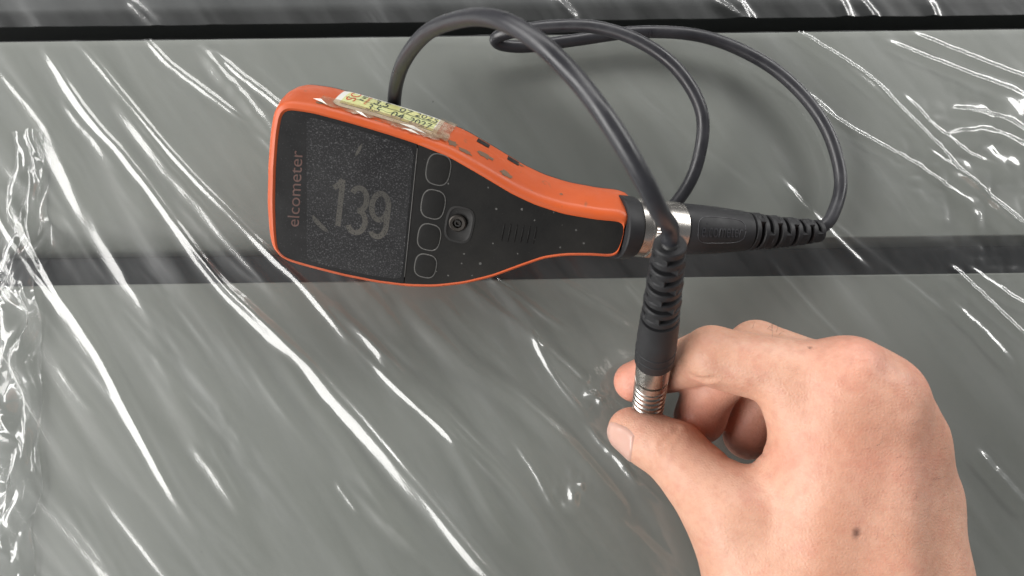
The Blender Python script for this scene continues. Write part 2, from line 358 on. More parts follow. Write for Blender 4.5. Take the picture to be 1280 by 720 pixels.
def sheet(name, xa, xb, ya, yb_, step, zfun, folds, seed, crinkles=()):
    nx, ny = int((xb - xa) / step) + 1, int((yb_ - ya) / step) + 1
    X, Y = np.meshgrid(np.linspace(xa, xb, nx), np.linspace(ya, yb_, ny))
    WX = X * ux[0] + Y * uy[0]; WY = X * ux[1] + Y * uy[1]
    Z = zfun(X, Y)
    ca, sa = math.cos(math.radians(-54)), math.sin(math.radians(-54))
    wob = 9 * vnoise(X / 70 + 3, Y / 70 + 7, seed + 9)
    S, T = WX * ca + WY * sa, -WX * sa + WY * ca + wob       # along / across the folds
    h = 1.0 * vnoise(S / 80, T / 7.0, seed) + 0.28 * vnoise(S / 60, T / 3.4, seed + 1)
    sharp = np.maximum(0, vnoise(S / 75, T / 11, seed + 4) - 0.66) * 5.0
    Z = Z + h * 0.62 + sharp * 0.3
    for pts, hh, ww in folds:
        ww = max(ww, 1.0) * 1.15
        q = [P(*p, 0)[:2] for p in pts]; q = [np.array(c) for c in catmull(q, 6)]
        qa = np.array(q); mk = (WX > qa[:, 0].min() - 4 * ww - 2) & (WX < qa[:, 0].max() + 4 * ww + 2) & (WY > qa[:, 1].min() - 4 * ww - 2) & (WY < qa[:, 1].max() + 4 * ww + 2)
        if not mk.any(): continue
        d, t = dist_poly(WX[mk], WY[mk], q)
        env = np.clip(np.minimum(t, 1 - t) * 6, 0, 1) ** 0.8
        w_ = ww * (0.9 + 0.2 * vnoise(t * 9, t * 0 + hh, seed + 5))
        jag = 0.3 * (vnoise(t * 16, t * 0, seed + 6) - 0.5) * ww
        dd = (d + jag) / w_
        q_ = np.where(dd < 0, -dd / 1.6, dd / 0.75); q_ = np.sqrt(q_ * q_ + 0.012) - 0.05
        prof = np.log1p(np.exp(np.clip(11 * (1 - q_), -30, 30))) / 11
        pts3 = np.stack([WX[mk], WY[mk], 0 * t], -1); vv = CAM - pts3; vv /= np.linalg.norm(vv, axis=1)[:, None]
        hv = LEFT_L * 1000 - pts3; hv /= np.linalg.norm(hv, axis=1)[:, None]; hv = hv + vv
        fd = nrm(q[-1] - q[0]); fd = np.array([fd[1], -fd[0]])
        sl = np.clip(np.abs(hv[:, 0] * fd[0] + hv[:, 1] * fd[1]) / hv[:, 2], 0.12, 1.0)          # slope that mirrors the open side
        Z[mk] += hh * 1.6 * w_ * sl * env * prof * (0.9 + 0.2 * vnoise(t * 7, t * 0 + 5, seed + 7))
    for (px, py, rad, amp, sc_) in crinkles:
        c = to_l(P(px, py, 0)); m = np.exp(-(((X - c[0]) ** 2 + (Y - c[1]) ** 2) / rad ** 2))
        cr = np.abs(vnoise(X / sc_ + px, Y / sc_, 11) - vnoise(X / sc_ + 40, Y / sc_ + py, 12)) * 2 + 0.5 * np.abs(vnoise(X / sc_ * 2.3, Y / sc_ * 2.3, 13) - 0.5)
        Z = Z + m * amp * 0.6 * cr
    for _ in range(2):                                        # film has no creases sharper than its own stiffness
        Z[1:-1] = 0.5 * Z[1:-1] + 0.25 * (Z[:-2] + Z[2:]); Z[:, 1:-1] = 0.5 * Z[:, 1:-1] + 0.25 * (Z[:, :-2] + Z[:, 2:])
    V = np.stack([WX, WY, Z], -1).reshape(-1, 3)
    i = np.arange(nx * ny).reshape(ny, nx)
    Fq = np.stack([i[:-1, :-1], i[:-1, 1:], i[1:, 1:], i[1:, :-1]], -1).reshape(-1, 4)
    return part(name, V, Fq, M_FILM)
def film_z(X, Y):
    k = 1 / (1 + np.exp(-(Y - (yf + yr) / 2) / 3.5))
    return FZ + 0.9 + (RZ - FZ) * k
film = sheet('plastic_film', -235, 250, -150, yb - 0.5, 0.5, film_z, FOLDS, 21,
   [(712, 612, 6, 3.0, 3.2), (745, 490, 6, 2.0, 2.6), (790, 560, 8, 1.4, 3.0), (1150, 200, 16, 1.2, 5.0), (1225, 225, 26, 3.2, 12.0), (1210, 330, 18, 0.9, 4.0), (1250, 160, 24, 1.6, 11.0),
    (20, 330, 14, 1.8, 7.0), (600, 60, 22, 1.0, 9)])
lab(film, 'clear wrinkled plastic film stretched over the two grey panels', 'plastic film')
film_l = None
BF = [([(880, -8), (950, 36)], 0.9, 1.2), ([(912, -10), (935, 22), (950, 40)], 0.9, 1.1), ([(1060, -10), (1100, 38)], 0.9, 1.2), ([(1040, -6), (1056, 36)], 0.8, 1.2),
      ([(170, -8), (212, 30)], 0.8, 1.4), ([(1150, -5), (1165, 36)], 0.7, 1.2), ([(690, -10), (720, 24)], 0.6, 2.0)]
def back_z(X, Y): return -42.0 + 0 * X
bfolds = []
for pts, hh, ww in BF:
    bfolds.append(([(640 + (p[0] - 640) * 1.16, 360 + (p[1] - 360) * 1.16) for p in pts], hh, ww * 1.2))
filmb = sheet('plastic_film', -420, 420, yk - 9, yk + 150, 1.2, back_z, bfolds, 61)
lab(filmb, 'clear streaked plastic film over the dark lower panel at the top', 'plastic film')

# crumpled film bunched at the left
def crumple():
    nu, nv = 46, 300
    U, Vv = np.meshgrid(np.linspace(0, 1, nu), np.linspace(0, 1, nv))
    yy = -150 + Vv * 215; xx = xl - 22 + U * 23 + 5 * (vnoise(U * 2, Vv * 9, 3) - 0.5)
    r1 = np.abs(vnoise(U * 3 + Vv * 7, Vv * 15 - U * 3, 5) - 0.5); r2 = np.abs(vnoise(U * 5 - Vv * 9, Vv * 26 + U * 4, 6) - 0.5)
    zz = 1.5 + 9 * np.sin(np.clip(U, 0, 1) * math.pi) ** 0.8 * (0.3 + 1.3 * r1) + 3.5 * r2 * np.sin(U * math.pi) - 6 * (1 - U) ** 2
    xx = xx + 8 * (vnoise(U * 3, Vv * 14, 8) - 0.5)
    pts = ux * xx[..., None] + uy * yy[..., None] + np.array([0, 0, 1.0]) * zz[..., None]
    i = np.arange(nu * nv).reshape(nv, nu)
    Fq = np.stack([i[:-1, :-1], i[:-1, 1:], i[1:, 1:], i[1:, :-1]], -1).reshape(-1, 4)
    return pts.reshape(-1, 3), Fq
cr = part('crumpled_film', *crumple(), M_FILM, smooth=True, autos=35)
lab(cr, 'crumpled bunch of clear plastic film along the left edge', 'plastic film')
lside = part('steel_panel', *section(-330, yf, -1.5, -60, 2, 0.8, -420, xl - 0.6, 10), M_PANEL, autos=40)
lab(lside, 'grey panel under the crumpled film at the far left', 'panel', 'grey panels side by side')

# ------------------------------------------------------------------ thickness gauge
GT, GA = math.radians(29), math.radians(9)
gu = np.array([math.cos(GA), -math.sin(GA), 0.0])
gv = np.array([math.sin(GA) * math.cos(GT), math.cos(GA) * math.cos(GT), math.sin(GT)])
gn = np.cross(gu, gv)
g0 = P(520, 358, 27.0)
def uv(px, py):
    q = on_plane(px, py, g0, gn) - g0; return np.array([np.dot(q, gu), np.dot(q, gv)])
def W(u, v, h=0.0): return g0 + gu * u + gv * v + gn * h
FACE = [(358, 137), (390, 141.5), (440, 155), (480, 167), (520, 180), (560, 196), (600, 219), (640, 243), (670, 257), (705, 268), (745, 275), (779, 278),
        (781, 284), (778, 300), (772, 316), (768, 319), (740, 317), (708, 317), (680, 320.5), (650, 331), (615, 344), (580, 352.5), (545, 356.5), (510, 356), (470, 351), (430, 343),
        (390, 333), (362, 325), (350, 319), (346, 311), (344, 290), (343, 255), (344, 210), (347, 170), (351, 146), (353, 140)]
fu = [uv(*p) for p in FACE]
def resample(pts, n):
    pts = [np.asarray(p) for p in pts] + [np.asarray(pts[0])]
    L = np.concatenate([[0], np.cumsum([np.linalg.norm(pts[i + 1] - pts[i]) for i in range(len(pts) - 1)])])
    s = np.linspace(0, L[-1], n, endpoint=False); A = np.array(pts)
    return np.stack([np.interp(s, L, A[:, 0]), np.interp(s, L, A[:, 1])], -1)
def smooth_loop(p, it=3):
    for _ in range(it): p = 0.5 * p + 0.25 * (np.roll(p, 1, 0) + np.roll(p, -1, 0))
    return p
def closed_cat(pts, per=8):
    n = len(pts); out = []
    for i in range(n):
        a, b, c, d = pts[i - 1], pts[i], pts[(i + 1) % n], pts[(i + 2) % n]
        for k in range(per):
            t = k / per; out.append(0.5 * ((2 * b) + (c - a) * t + (2 * a - 5 * b + 4 * c - d) * t * t + (3 * b - a - 3 * c + d) * t ** 3))
    return out
OUT = smooth_loop(resample(fu, 260), 4)
def offset(p, d):
    """outward for d>0; p runs clockwise seen from the front"""
    t = np.roll(p, -2, 0) - np.roll(p, 2, 0); t /= np.linalg.norm(t, axis=1)[:, None]
    nn = np.stack([-t[:, 1], t[:, 0]], -1); return p + nn * d
gauge = thing('thickness_gauge', 'handheld orange and black thickness gauge with dusty screen reading 139', 'gauge', P(560, 250, RZ))
# rim width: wide on the far side and left end, thin on the near side
umin, umax = OUT[:, 0].min(), OUT[:, 0].max()
def vmid(u):
    k = np.argsort(OUT[:, 0]); 
    top = OUT[(OUT[:, 1] > np.interp(OUT[:, 0], [umin, umax], [uv(344, 230)[1], uv(780, 298)[1]]))]; bot = OUT[(OUT[:, 1] <= np.interp(OUT[:, 0], [umin, umax], [uv(344, 230)[1], uv(780, 298)[1]]))]
    ti = np.argsort(top[:, 0]); bi = np.argsort(bot[:, 0])
    return 0.5 * (np.interp(u, top[ti, 0], top[ti, 1]) + np.interp(u, bot[bi, 0], bot[bi, 1]))
mid = vmid(OUT[:, 0]); topness = np.clip((OUT[:, 1] - mid) / 6, 0, 1)
leftness = np.clip(1 - (OUT[:, 0] - umin) / 2.0, 0, 1); necktop = np.clip((OUT[:, 0] - (umax - 75)) / 60, 0, 1)
rightend = np.clip((OUT[:, 0] - (umax - 1.0)) / 0.8, 0, 1)
rimw = (1.2 + 1.9 * np.maximum(topness, leftness) + 1.0 * topness * necktop) * (1 - rightend)
def offs(extra): return offset(OUT, 1.0) * 0 + OUT + (offset(OUT, 1.0) - OUT) * extra[:, None]
one = np.ones(len(OUT))
# depth of the orange side: thinner at the neck
def ring3(p, h): return [W(a[0], a[1], hh) for a, hh in zip(p, (h if hasattr(h, '__len__') else one * h))]
sided = 21 - 4.0 * np.clip((OUT[:, 0] - (umax - 60)) / 60, 0, 1)
rs = [ring3(offs(-0.8 * one), -1.6), ring3(OUT, -0.5), ring3(offs(0.25 * rimw), 0.05), ring3(offs(0.6 * rimw), -0.25), ring3(offs(0.88 * rimw), -0.9), ring3(offs(rimw), -2.0)]
for k in range(1, 7): rs.append(ring3(offs(rimw + (2.6 * math.sin(k / 6 * 1.9)) * (1 - 0.9 * rightend) * (0.45 + 0.55 * topness)), -2.0 - (sided - 2) * k / 6))
rs.append(ring3(offs(rimw - 1.2), -sided - 0.3))
v, f = rings(rs, cap0=False, cap1=False)
shell = part('orange_shell', v, f, M_ORANGE, gauge, autos=50)
# black back with rounded belly
rb = []
base_ring = offs(rimw + 2.3 * (1 - 0.9 * rightend) * (0.45 + 0.55 * topness))
cm = np.stack([base_ring[:, 0], vmid(np.clip(base_ring[:, 0], umin, umax))], -1); ctr = np.array([uv(470, 245)[0], 0])
for k, (sc_, dd) in enumerate([(1.0, 0.1), (1.004, 1.0), (0.985, 3.0), (0.93, 6.0), (0.82, 9.5), (0.62, 12.5), (0.35, 14.2), (0.06, 14.8)]):
    pr = cm + (base_ring - cm) * sc_; pr[:, 0] = np.interp(sc_, [0, 1], [0.75, 1]) * (base_ring[:, 0] - ctr[0]) + ctr[0]
    rb.append(ring3(pr, -sided - dd * (1 - 0.35 * np.clip((OUT[:, 0] - (umax - 60)) / 60, 0, 1))))
v, f = rings(rb, cap0=True, cap1=True)
part('back_cover', v, f, M_COVER, gauge, autos=60)
# keypad face, slightly domed at the neck
def fill(poly, h, name, m, parent, dome=None, thick=1.2, autos=40):
    p = np.asarray(poly); hh = h if dome is None else h + dome(p)
    v, f = rings([ring3(p, hh - thick), ring3(p, hh)], cap0=False, cap1=True)
    return part(name, v, f, m, parent, smooth=False)
face_poly = offs(-0.05 * one)
spl = (uv(522, 181), uv(505, 350))                               # screen / keypad dividing line
sd = nrm(spl[1] - spl[0]); sn = np.array([-sd[1], sd[0]])
if sn[0] > 0: sn = -sn                                           # sn points to the screen side
def clip_poly(poly, o, n):
    out = []
    for i in range(len(poly)):
        a, b = poly[i - 1], poly[i]; da, db = np.dot(a - o, n), np.dot(b - o, n)
        if (da >= 0) != (db >= 0): out.append(a + (b - a) * da / (da - db))
        if db >= 0: out.append(b)
    return np.array(out)
keypad = fill(clip_poly(face_poly, spl[0] - sn * 0.15, -sn), -0.55, 'keypad', M_BLACK, gauge)
bezel = fill(clip_poly(face_poly, spl[0] + sn * 0.15, sn), -0.45, 'screen_bezel', M_FRAME, gauge)
scr = clip_poly(clip_poly(offs(-1.5 * one), spl[0] + sn * 1.0, sn), uv(383, 300), nrm(np.array([1.0, 0.03])))
screen = fill(smooth_loop(resample(scr, 120), 3), -0.40, 'screen', M_SCREEN, bezel, thick=0.3)
strip = clip_poly(clip_poly(offs(-1.4 * one), uv(381, 300), -nrm(np.array([1.0, 0.03]))), uv(357, 300), nrm(np.array([1.0, 0.03])))

# lettering helpers
_tc = {}
def text_mesh(s):
    if s in _tc: return _tc[s]
    cu = bpy.data.curves.new('txt', 'FONT'); cu.body = s; cu.size = 1.0; cu.resolution_u = 6; cu.space_character = 1.0
    ob = bpy.data.objects.new('txt', cu); COL.objects.link(ob); bpy.context.view_layer.update()
    dg = bpy.context.evaluated_depsgraph_get(); me = bpy.data.meshes.new_from_object(ob.evaluated_get(dg))
    v = np.array([q.co[:] for q in me.vertices]); f = [tuple(p.vertices) for p in me.polygons]
    bpy.data.objects.remove(ob); bpy.data.meshes.remove(me)
    v = v[:, :2]; mn = np.array([v[:, 0].min(), 0]); v = v - mn; wd = v[:, 0].max(); ht = v[:, 1].max()
    _tc[s] = (v, f, wd, ht); return _tc[s]
def text_part(name, s, fn, m, parent, label=None):
    """fn maps (0..1 along, 0..1 up) -> world point"""
    v, f, wd, ht = text_mesh(s)
    o = part(name, [fn(a / wd, b / ht) for a, b in v], f, m, parent, smooth=False)
    if label: o['label'] = label
    return o
def affine(o, x, y, h): return lambda a, b: W(*(o + (x - o) * a + (y - o) * b), h)
text_part('brand_lettering', 'elcometer', affine(uv(372.5, 283), uv(378, 189), uv(359.5, 282)), M_BRAND, bezel, 'faded orange brand lettering on the screen border') if False else None
o_, x_, y_ = uv(373, 284), uv(378, 189), uv(358.5, 283)
text_part('brand_lettering', 'elcometer', affine(o_, x_, y_, -0.37), M_BRAND, bezel, 'faded orange lettering on the screen border')
def ribbon(name, pts, w_, h, m, parent):
    p = np.array(pts); t = np.gradient(p, axis=0); t /= np.linalg.norm(t, axis=1)[:, None]; nn = np.stack([-t[:, 1], t[:, 0]], -1)
    return rings([[W(*a, h) for a in p + nn * w_], [W(*a, h) for a in p - nn * w_]], closed_ring=False, cap0=False, cap1=False)
def arc(cx, cy, rx, ry, a0, a1, n=18): return [(cx + rx * math.cos(math.radians(a)), cy + ry * math.sin(math.radians(a))) for a in np.linspace(a0, a1, n)]
GLY = {'1': [[(0.05, 0.80), (0.3, 0.87), (0.55, 1.0)], [(0.55, 1.0), (0.55, 0.5), (0.55, 0.0)]],
       '3': [arc(0.5, 0.74, 0.42, 0.25, 150, -90), arc(0.5, 0.26, 0.47, 0.25, 90, -155)],
       '9': [arc(0.5, 0.69, 0.44, 0.30, 0, 360, 30), [(0.94, 0.69), (0.94, 0.45)] + arc(0.5, 0.28, 0.44, 0.28, 10, -140)]}
for ch, a, b, c in (('1', (411, 281), (431, 284.5), (417, 223)), ('3', (432, 290), (455, 293.5), (438, 233)), ('9', (459, 294.5), (482, 298), (465, 240))):
    o, x, y = uv(*a), uv(*b), uv(*c); mb = MB()
    for k, st in enumerate(GLY[ch]): mb.add(*ribbon('digit', [o + (x - o) * p[0] + (y - o) * p[1] for p in st], 0.95, -0.375 + 0.004 * k, M_DIGIT, screen))
    part('digit', mb.v, mb.f, M_DIGIT, screen, smooth=False)
# scratches and smears on the glass
def blob(name, poly, h, m, parent): 
    p = smooth_loop(resample([uv(*q) for q in poly], 40), 3)
    return part(name, *rings([ring3(p, h - 0.05), ring3(p, h)], cap0=False, cap1=True), m, parent, smooth=False)
blob('smear', [(443, 195), (447, 185), (453, 179), (451, 187), (446, 195)], -0.36, M_DIGIT, screen)
blob('smear', [(390, 268), (397, 275), (405, 283), (411, 290), (405, 290), (396, 282), (390, 275)], -0.36, M_DIGIT, screen)

def stadium(c, ax, ay, ha, hb, n=48, pw=2.8):
    out = []
    for t in np.linspace(0, 2 * math.pi, n, endpoint=False):
        ct, st = math.cos(t), math.sin(t)
        out.append(c + ax * ha * np.sign(ct) * abs(ct) ** (2 / pw) + ay * hb * np.sign(st) * abs(st) ** (2 / pw))
    return np.array(out)
bax = nrm(uv(560, 215) - uv(534, 209)); bay = np.array([-bax[1], bax[0]])
for (cx, cy, hw, hh) in ((547.5, 212.5, 4.2, 5.5), (541, 256, 4.2, 5.3), (536, 297, 4.1, 5.0), (531.5, 333, 4.0, 4.6)):
    c = uv(cx, cy); po = stadium(c, bax, bay, hw, hh); pi = stadium(c, bax, bay, hw - 0.38, hh - 0.38); pc = stadium(c, bax, bay, hw - 1.2, hh - 1.2)
    ring = part('button', *rings([ring3(pi, -0.56), ring3(pi, -0.30), ring3(pc, -0.18)], cap0=False, cap1=True), M_BLACK, keypad, autos=30)
    part('button_outline', *rings([ring3(po, -0.56), ring3(po, -0.42), ring3(pi, -0.42), ring3(pi, -0.56)], cap0=False, cap1=False), M_LINE, ring, smooth=False)
# dividing groove
gd = [spl[0] + sd * k for k in np.linspace(1.2, np.linalg.norm(spl[1] - spl[0]) - 1.0, 12)]
part('dividing_line', *tube([W(a[0], a[1], -0.5) for a in gd], 0.16, 6), M_LINE, keypad)
# screw in its recess
c = uv(574, 281.5); po = stadium(c, bax, bay, 5.0, 6.6, pw=3.2); pi = stadium(c, bax, bay, 4.3, 5.9, pw=3.2); p2 = stadium(c, bax, bay, 4.0, 5.6, pw=3.2)
part('screw_recess', *rings([ring3(po, -0.54), ring3(po, -0.40), ring3(pi, -0.35), ring3(p2, -0.52)], cap0=False, cap1=True), M_HOLE, keypad, autos=30)
sc0 = uv(572, 279)
def circ(cc, r, n=32): return np.array([cc + r * np.array([math.cos(t), math.sin(t)]) for t in np.linspace(0, 2 * math.pi, n, endpoint=False)])
scr_o = part('screw', *rings([ring3(circ(sc0, 3.0), -0.52), ring3(circ(sc0, 3.0), 0.3), ring3(circ(sc0, 2.6), 0.55), ring3(circ(sc0, 1.7), 0.5), ring3(circ(sc0, 1.5), -0.4)], cap0=False, cap1=True), M_STEEL, keypad, autos=35)
part('hex_socket', *rings([ring3(circ(sc0, 1.25, 6), -0.3), ring3(circ(sc0, 1.25, 6), 0.2), ring3(circ(sc0, 0.7, 6), 0.2), ring3(circ(sc0, 0.7, 6), -0.3)], cap0=False, cap1=False), M_HOLE, scr_o, smooth=False)
# worn grip ribs on the keypad
for k in range(6):
    x = 628 + k * 8.0; a, b = uv(x + 2.5, 279 + k * 1.0), uv(x - 1.5, 302 + k * 0.6)
    part('grip_rib', *tube([W(a[0], a[1], -0.62), W(*(0.5 * (a + b)), -0.50), W(b[0], b[1], -0.62)], 0.2, 8), M_BLACK, keypad)
# white nicks and dust grains on the keypad
rng = np.random.RandomState(5)
mbn = MB()
for (cx, cy) in ((610, 235), (692, 266), (616, 305), (647, 318), (720, 288), (668, 276), (700, 310), (600, 330), (580, 318), (560, 230), (652, 262), (590, 345), (730, 305), (560, 345), (577, 330), (620, 262), (545, 340), (668, 300)):
    c = uv(cx, cy); r = 0.22 + 0.3 * rng.rand(); p = [c + r * (0.6 + 0.6 * rng.rand()) * np.array([math.cos(t), math.sin(t)]) for t in np.linspace(0, 6.28, 7, endpoint=False)]
    mbn.add([W(q[0], q[1], -0.535) for q in p], [tuple(range(7))])
nk = part('dust_specks', mbn.v, mbn.f, M_LINE, keypad, smooth=False); nk['kind'] = 'stuff'

# far side: sticker, tape, notches, scuffs.  side surface position from u and depth fraction
topm = (OUT[:, 1] > mid + 1.0) & (OUT[:, 0] > umin + 1.5)
R6 = [np.array(rs[k]) for k in range(5, 12)]
ti = np.where(topm)[0]; ti = ti[np.argsort(OUT[ti, 0])]
def side(u, d, lift=0.3):
    """u along the gauge, d 0..1 over the depth of the far side"""
    d = float(np.clip(d, -0.5, 1)); 
    if d < 0: k, fr = 0, 0
    else: k = min(int(d * 6), 5); fr = d * 6 - k
    def at(kk): return np.array([np.interp(u, OUT[ti, 0], R6[kk][ti, j]) for j in range(3)])
    p = at(k) * (1 - fr) + at(k + 1) * fr
    if d < 0: p = p + (np.array([np.interp(u, OUT[ti, 0], np.array(rs[3])[ti, j]) for j in range(3)]) - p) * (-d / 0.5)
    t = nrm(at(min(k + 1, 6)) - at(k)); al = nrm(np.array([np.interp(u + 1, OUT[ti, 0], R6[k][ti, j]) - np.interp(u - 1, OUT[ti, 0], R6[k][ti, j]) for j in range(3)]))
    nn = nrm(np.cross(al, t)); 
    if np.dot(nn, gv) < 0: nn = -nn
    return p + nn * lift
def patch(name, u0, u1, d0, d1, m, parent, lift, nu=30, nd=8, shape=None):
    v = []; f = []
    for j in range(nd + 1):
        for i in range(nu + 1):
            a, b = i / nu, j / nd
            uu, dd = u0 + (u1 - u0) * a, d0 + (d1 - d0) * b
            if shape: uu, dd = shape(a, b, uu, dd)
            v.append(side(uu, dd, lift))
    for j in range(nd):
        for i in range(nu):
            q = j * (nu + 1) + i; f.append((q, q + 1, q + nu + 2, q + nu + 1))
    o = part(name, v, f, m, parent); return o
def uside(px, py):                                      # gauge u for a pixel on the far side (approx.)
    q = on_plane(px, py, g0 + gv * 62, gn); return np.dot(q - g0, gu)
ua, ub = uside(421, 128) - 3.4, uside(556, 165) - 4.6
def rounded(a, b, uu, dd):
    c = 0.10
    if a < c: k = 1 - a / c; s = 0.12 * (1 - math.sqrt(max(0, 1 - k * k))); dd = 0.5 * (DA + DB) + (dd - 0.5 * (DA + DB)) * (1 - 2 * s)
    return uu, dd
DA, DB = 0.10, 0.97
stk = patch('calibration_sticker', ua, ub, DA, DB, M_WHITE, gauge, 0.30, shape=rounded)
stk['label'] = 'yellow and white calibration sticker with red print and handwritten dates'
ms = 0.05
DA2, DB2 = DA + 0.11, DB - 0.08
patch('yellow_field', ua + 2.0, ub - 1.6, DA2, DB2, M_PAPER, stk, 0.36)
L_ = ub - ua
def smap(u0, u1, d0, d1, lift=0.44):            # along u, up = towards the back (smaller depth fraction is lower in the picture)
    return lambda a, b: side(u0 + (u1 - u0) * a, d0 + (d1 - d0) * b, lift)
def smap_r(u0, u1, d0, d1, lift=0.44):          # rotated lettering: runs along the depth, up = towards the left
    return lambda a, b: side(u0 + (u1 - u0) * b, d0 + (d1 - d0) * a, lift)
text_part('red_lettering', 'SC', smap_r(ua + L_ * 0.17, ua + L_ * 0.08, 0.40, 0.92), M_RED, stk)
text_part('print', 'NE', smap_r(ua + L_ * 0.235, ua + L_ * 0.195, 0.55, 0.92), M_INK, stk)
text_part('red_lettering', 'mark', smap_r(ua + L_ * 0.28, ua + L_ * 0.245, 0.42, 0.92), M_RED, stk)
for s, a, b, d0, d1 in (('3.5', .33, .47, .56, .86), ('07', .58, .70, .58, .84), ('2025', .74, .95, .60, .88), ('3.5', .31, .43, .24, .50), ('04', .54, .66, .24, .50), ('2027', .72, .93, .24, .48)):
    text_part('handwriting', s, smap(ua + L_ * a, ua + L_ * b, d0, d1), M_INK, stk)
def side_line(pts, r, m, parent, name):
    part(name, *tube([side(ua + L_ * a, d, 0.38) for a, d in pts], r, 6), m, parent)
side_line([(0.305, DA2), (0.305, DB2)], 0.13, M_INK, stk, 'rule_line')
for d in (0.54, 0.21): side_line([(x, d) for x in np.linspace(0.07, 0.96, 12)], 0.08, M_INK, stk, 'rule_line')
for d in (0.57, 0.38):
    side_line([(x, d + 0.02 * math.sin(x * 60)) for x in np.linspace(0.36, 0.95, 30)], 0.07, M_INK, stk, 'rule_line')
# ragged clear tape and torn bits
def ragged(seed):
    def fn(a, b, uu, dd):
        e = 0.12 * (vnoise(np.array([a * 17.0]), np.array([seed * 1.7]), 4)[0] - 0.5)
        return uu + (0.9 * (vnoise(np.array([b * 9.0]), np.array([seed * 2.3]), 5)[0] - 0.5)) * (a - 0.5) * 2, dd + e * (1 - b) * 2.2
    return fn
patch('clear_tape', ua - 4, ub + 4.0, -0.03, 0.30, M_TAPE, gauge, 0.55, 40, 4, ragged(1))
patch('clear_tape', ub - 1.2, ub + 4.2, 0.05, 1.0, M_TAPE, gauge, 0.75, 8, 8, ragged(2))
patch('clear_tape', ua + L_ * 0.60, ub + 2, -0.25, 0.12, M_TAPE, gauge, 0.9, 20, 4, ragged(3))
patch('clear_tape', ua + L_ * 0.22, ua + L_ * 0.42, -0.15, 0.06, M_TAPE, gauge, 0.8, 14, 4, ragged(4))
def sliver(a, b, w_, lift):
    (u0, d0), (u1, d1) = a, b
    v = [side(u0, d0, lift), side(u0 + (u1 - u0) * 0.5, (d0 + d1) / 2 + w_, lift + 0.7), side(u1, d1, lift), side(u0 + (u1 - u0) * 0.5, (d0 + d1) / 2 - w_ * 0.3, lift)]
    part('torn_tape', v, [(0, 1, 2, 3)], M_WHITE, gauge, smooth=False)
sliver((ua + L_ * .24, 0.03), (ua + L_ * .38, -0.28), 0.03, 0.9); sliver((ua + L_ * .66, 0.05), (ua + L_ * .93, -0.02), 0.03, 1.0)
sliver((ua - 6, 0.12), (ua - 0.6, 0.0), 0.03, 0.5); sliver((ua + L_ * .70, -0.22), (ua + L_ * .88, -0.3), 0.03, 0.9)
# latch notches and scuffs
for (px, py) in ((590, 174), (630, 196)):
    u0 = uside(px, py); patch('notch', u0 - 2.0, u0 + 2.4, 0.66, 0.93, M_HOLE, shell, 0.12, 3, 3)
def scuff(u0, d0, ru, rd, seed, m=None):
    r_ = np.random.RandomState(seed); v = [side(u0, d0, 0.14)]; n = 16
    for k in range(n):
        q = 0.5 + 0.6 * r_.rand(); t = 2 * math.pi * k / n; v.append(side(u0 + ru * q * math.cos(t), d0 + rd * q * math.sin(t), 0.12))
    part('scuff', v, [(0, 1 + k, 1 + (k + 1) % n) for k in range(n)], m or M_DIRT, shell)
scuff(uside(597, 195), 0.30, 3.6, 0.12, 1); scuff(uside(575, 188), 0.06, 3.0, 0.08, 2); scuff(uside(625, 218), 0.08, 3.0, 0.10, 3)
scuff(uside(640, 205), 0.8, 1.6, 0.05, 4); scuff(uside(560, 172), 0.1, 2.0, 0.1, 5); scuff(uside(470, 150), -0.1, 2.2, 0.08, 6); scuff(uside(700, 240), 0.2, 0.8, 0.04, 7)
scuff(uside(395, 122), 0.05, 1.4, 0.05, 8); scuff(uside(660, 232), -0.1, 1.3, 0.06, 9)

# ------------------------------------------------------------------ gauge neck collar, plug and boot axis
neck_c = 0.5 * (W(*uv(779, 279), 0) + W(*uv(769, 318.5), 0)) - gn * 8.5 + gv * 1.6
NZ = neck_c[2]
ax0 = neck_c; ax1 = P(1020, 292, 12.0); axd = nrm(ax1 - ax0)
part('neck_collar', *lathe(ax0 - axd * 1.2, ax0 + axd * 5.2, [(0, 9.0), (0.1, 10.8), (0.6, 11.2), (5.1, 11.0), (6.2, 10.5), (6.4, 8)], 48), M_BOOT, gauge, autos=40)

probe = thing('probe_lead', 'black cable lead running from the gauge plug to the metal probe in the hand', 'probe', P(930, 292, RZ))
s0 = ax0 + axd * 5.3
plug = part('plug_collar', *lathe(s0, s0 + axd * 18, [(0, 8), (0.1, 10.2), (3.0, 10.4), (3.4, 9.9), (4.4, 9.9), (4.5, 10.6), (8.6, 10.6), (8.7, 10.0), (15.5, 9.7), (17.6, 9.5), (17.9, 8.6), (18, 6)], 120, knurl={5, 6}), M_METAL, probe, autos=35)
s1 = s0 + axd * 17.7
LB = np.linalg.norm(ax1 - s1); lb = LB * 0.47
boot = part('plug_boot', *lathe(s1, s1 + axd * lb, [(0, 6), (0.1, 9.0), (0.8, 9.4), (lb * .5, 8.7), (lb * .9, 7.6), (lb, 7.2), (lb + 0.1, 3)], 48), M_BOOT, probe, autos=40)
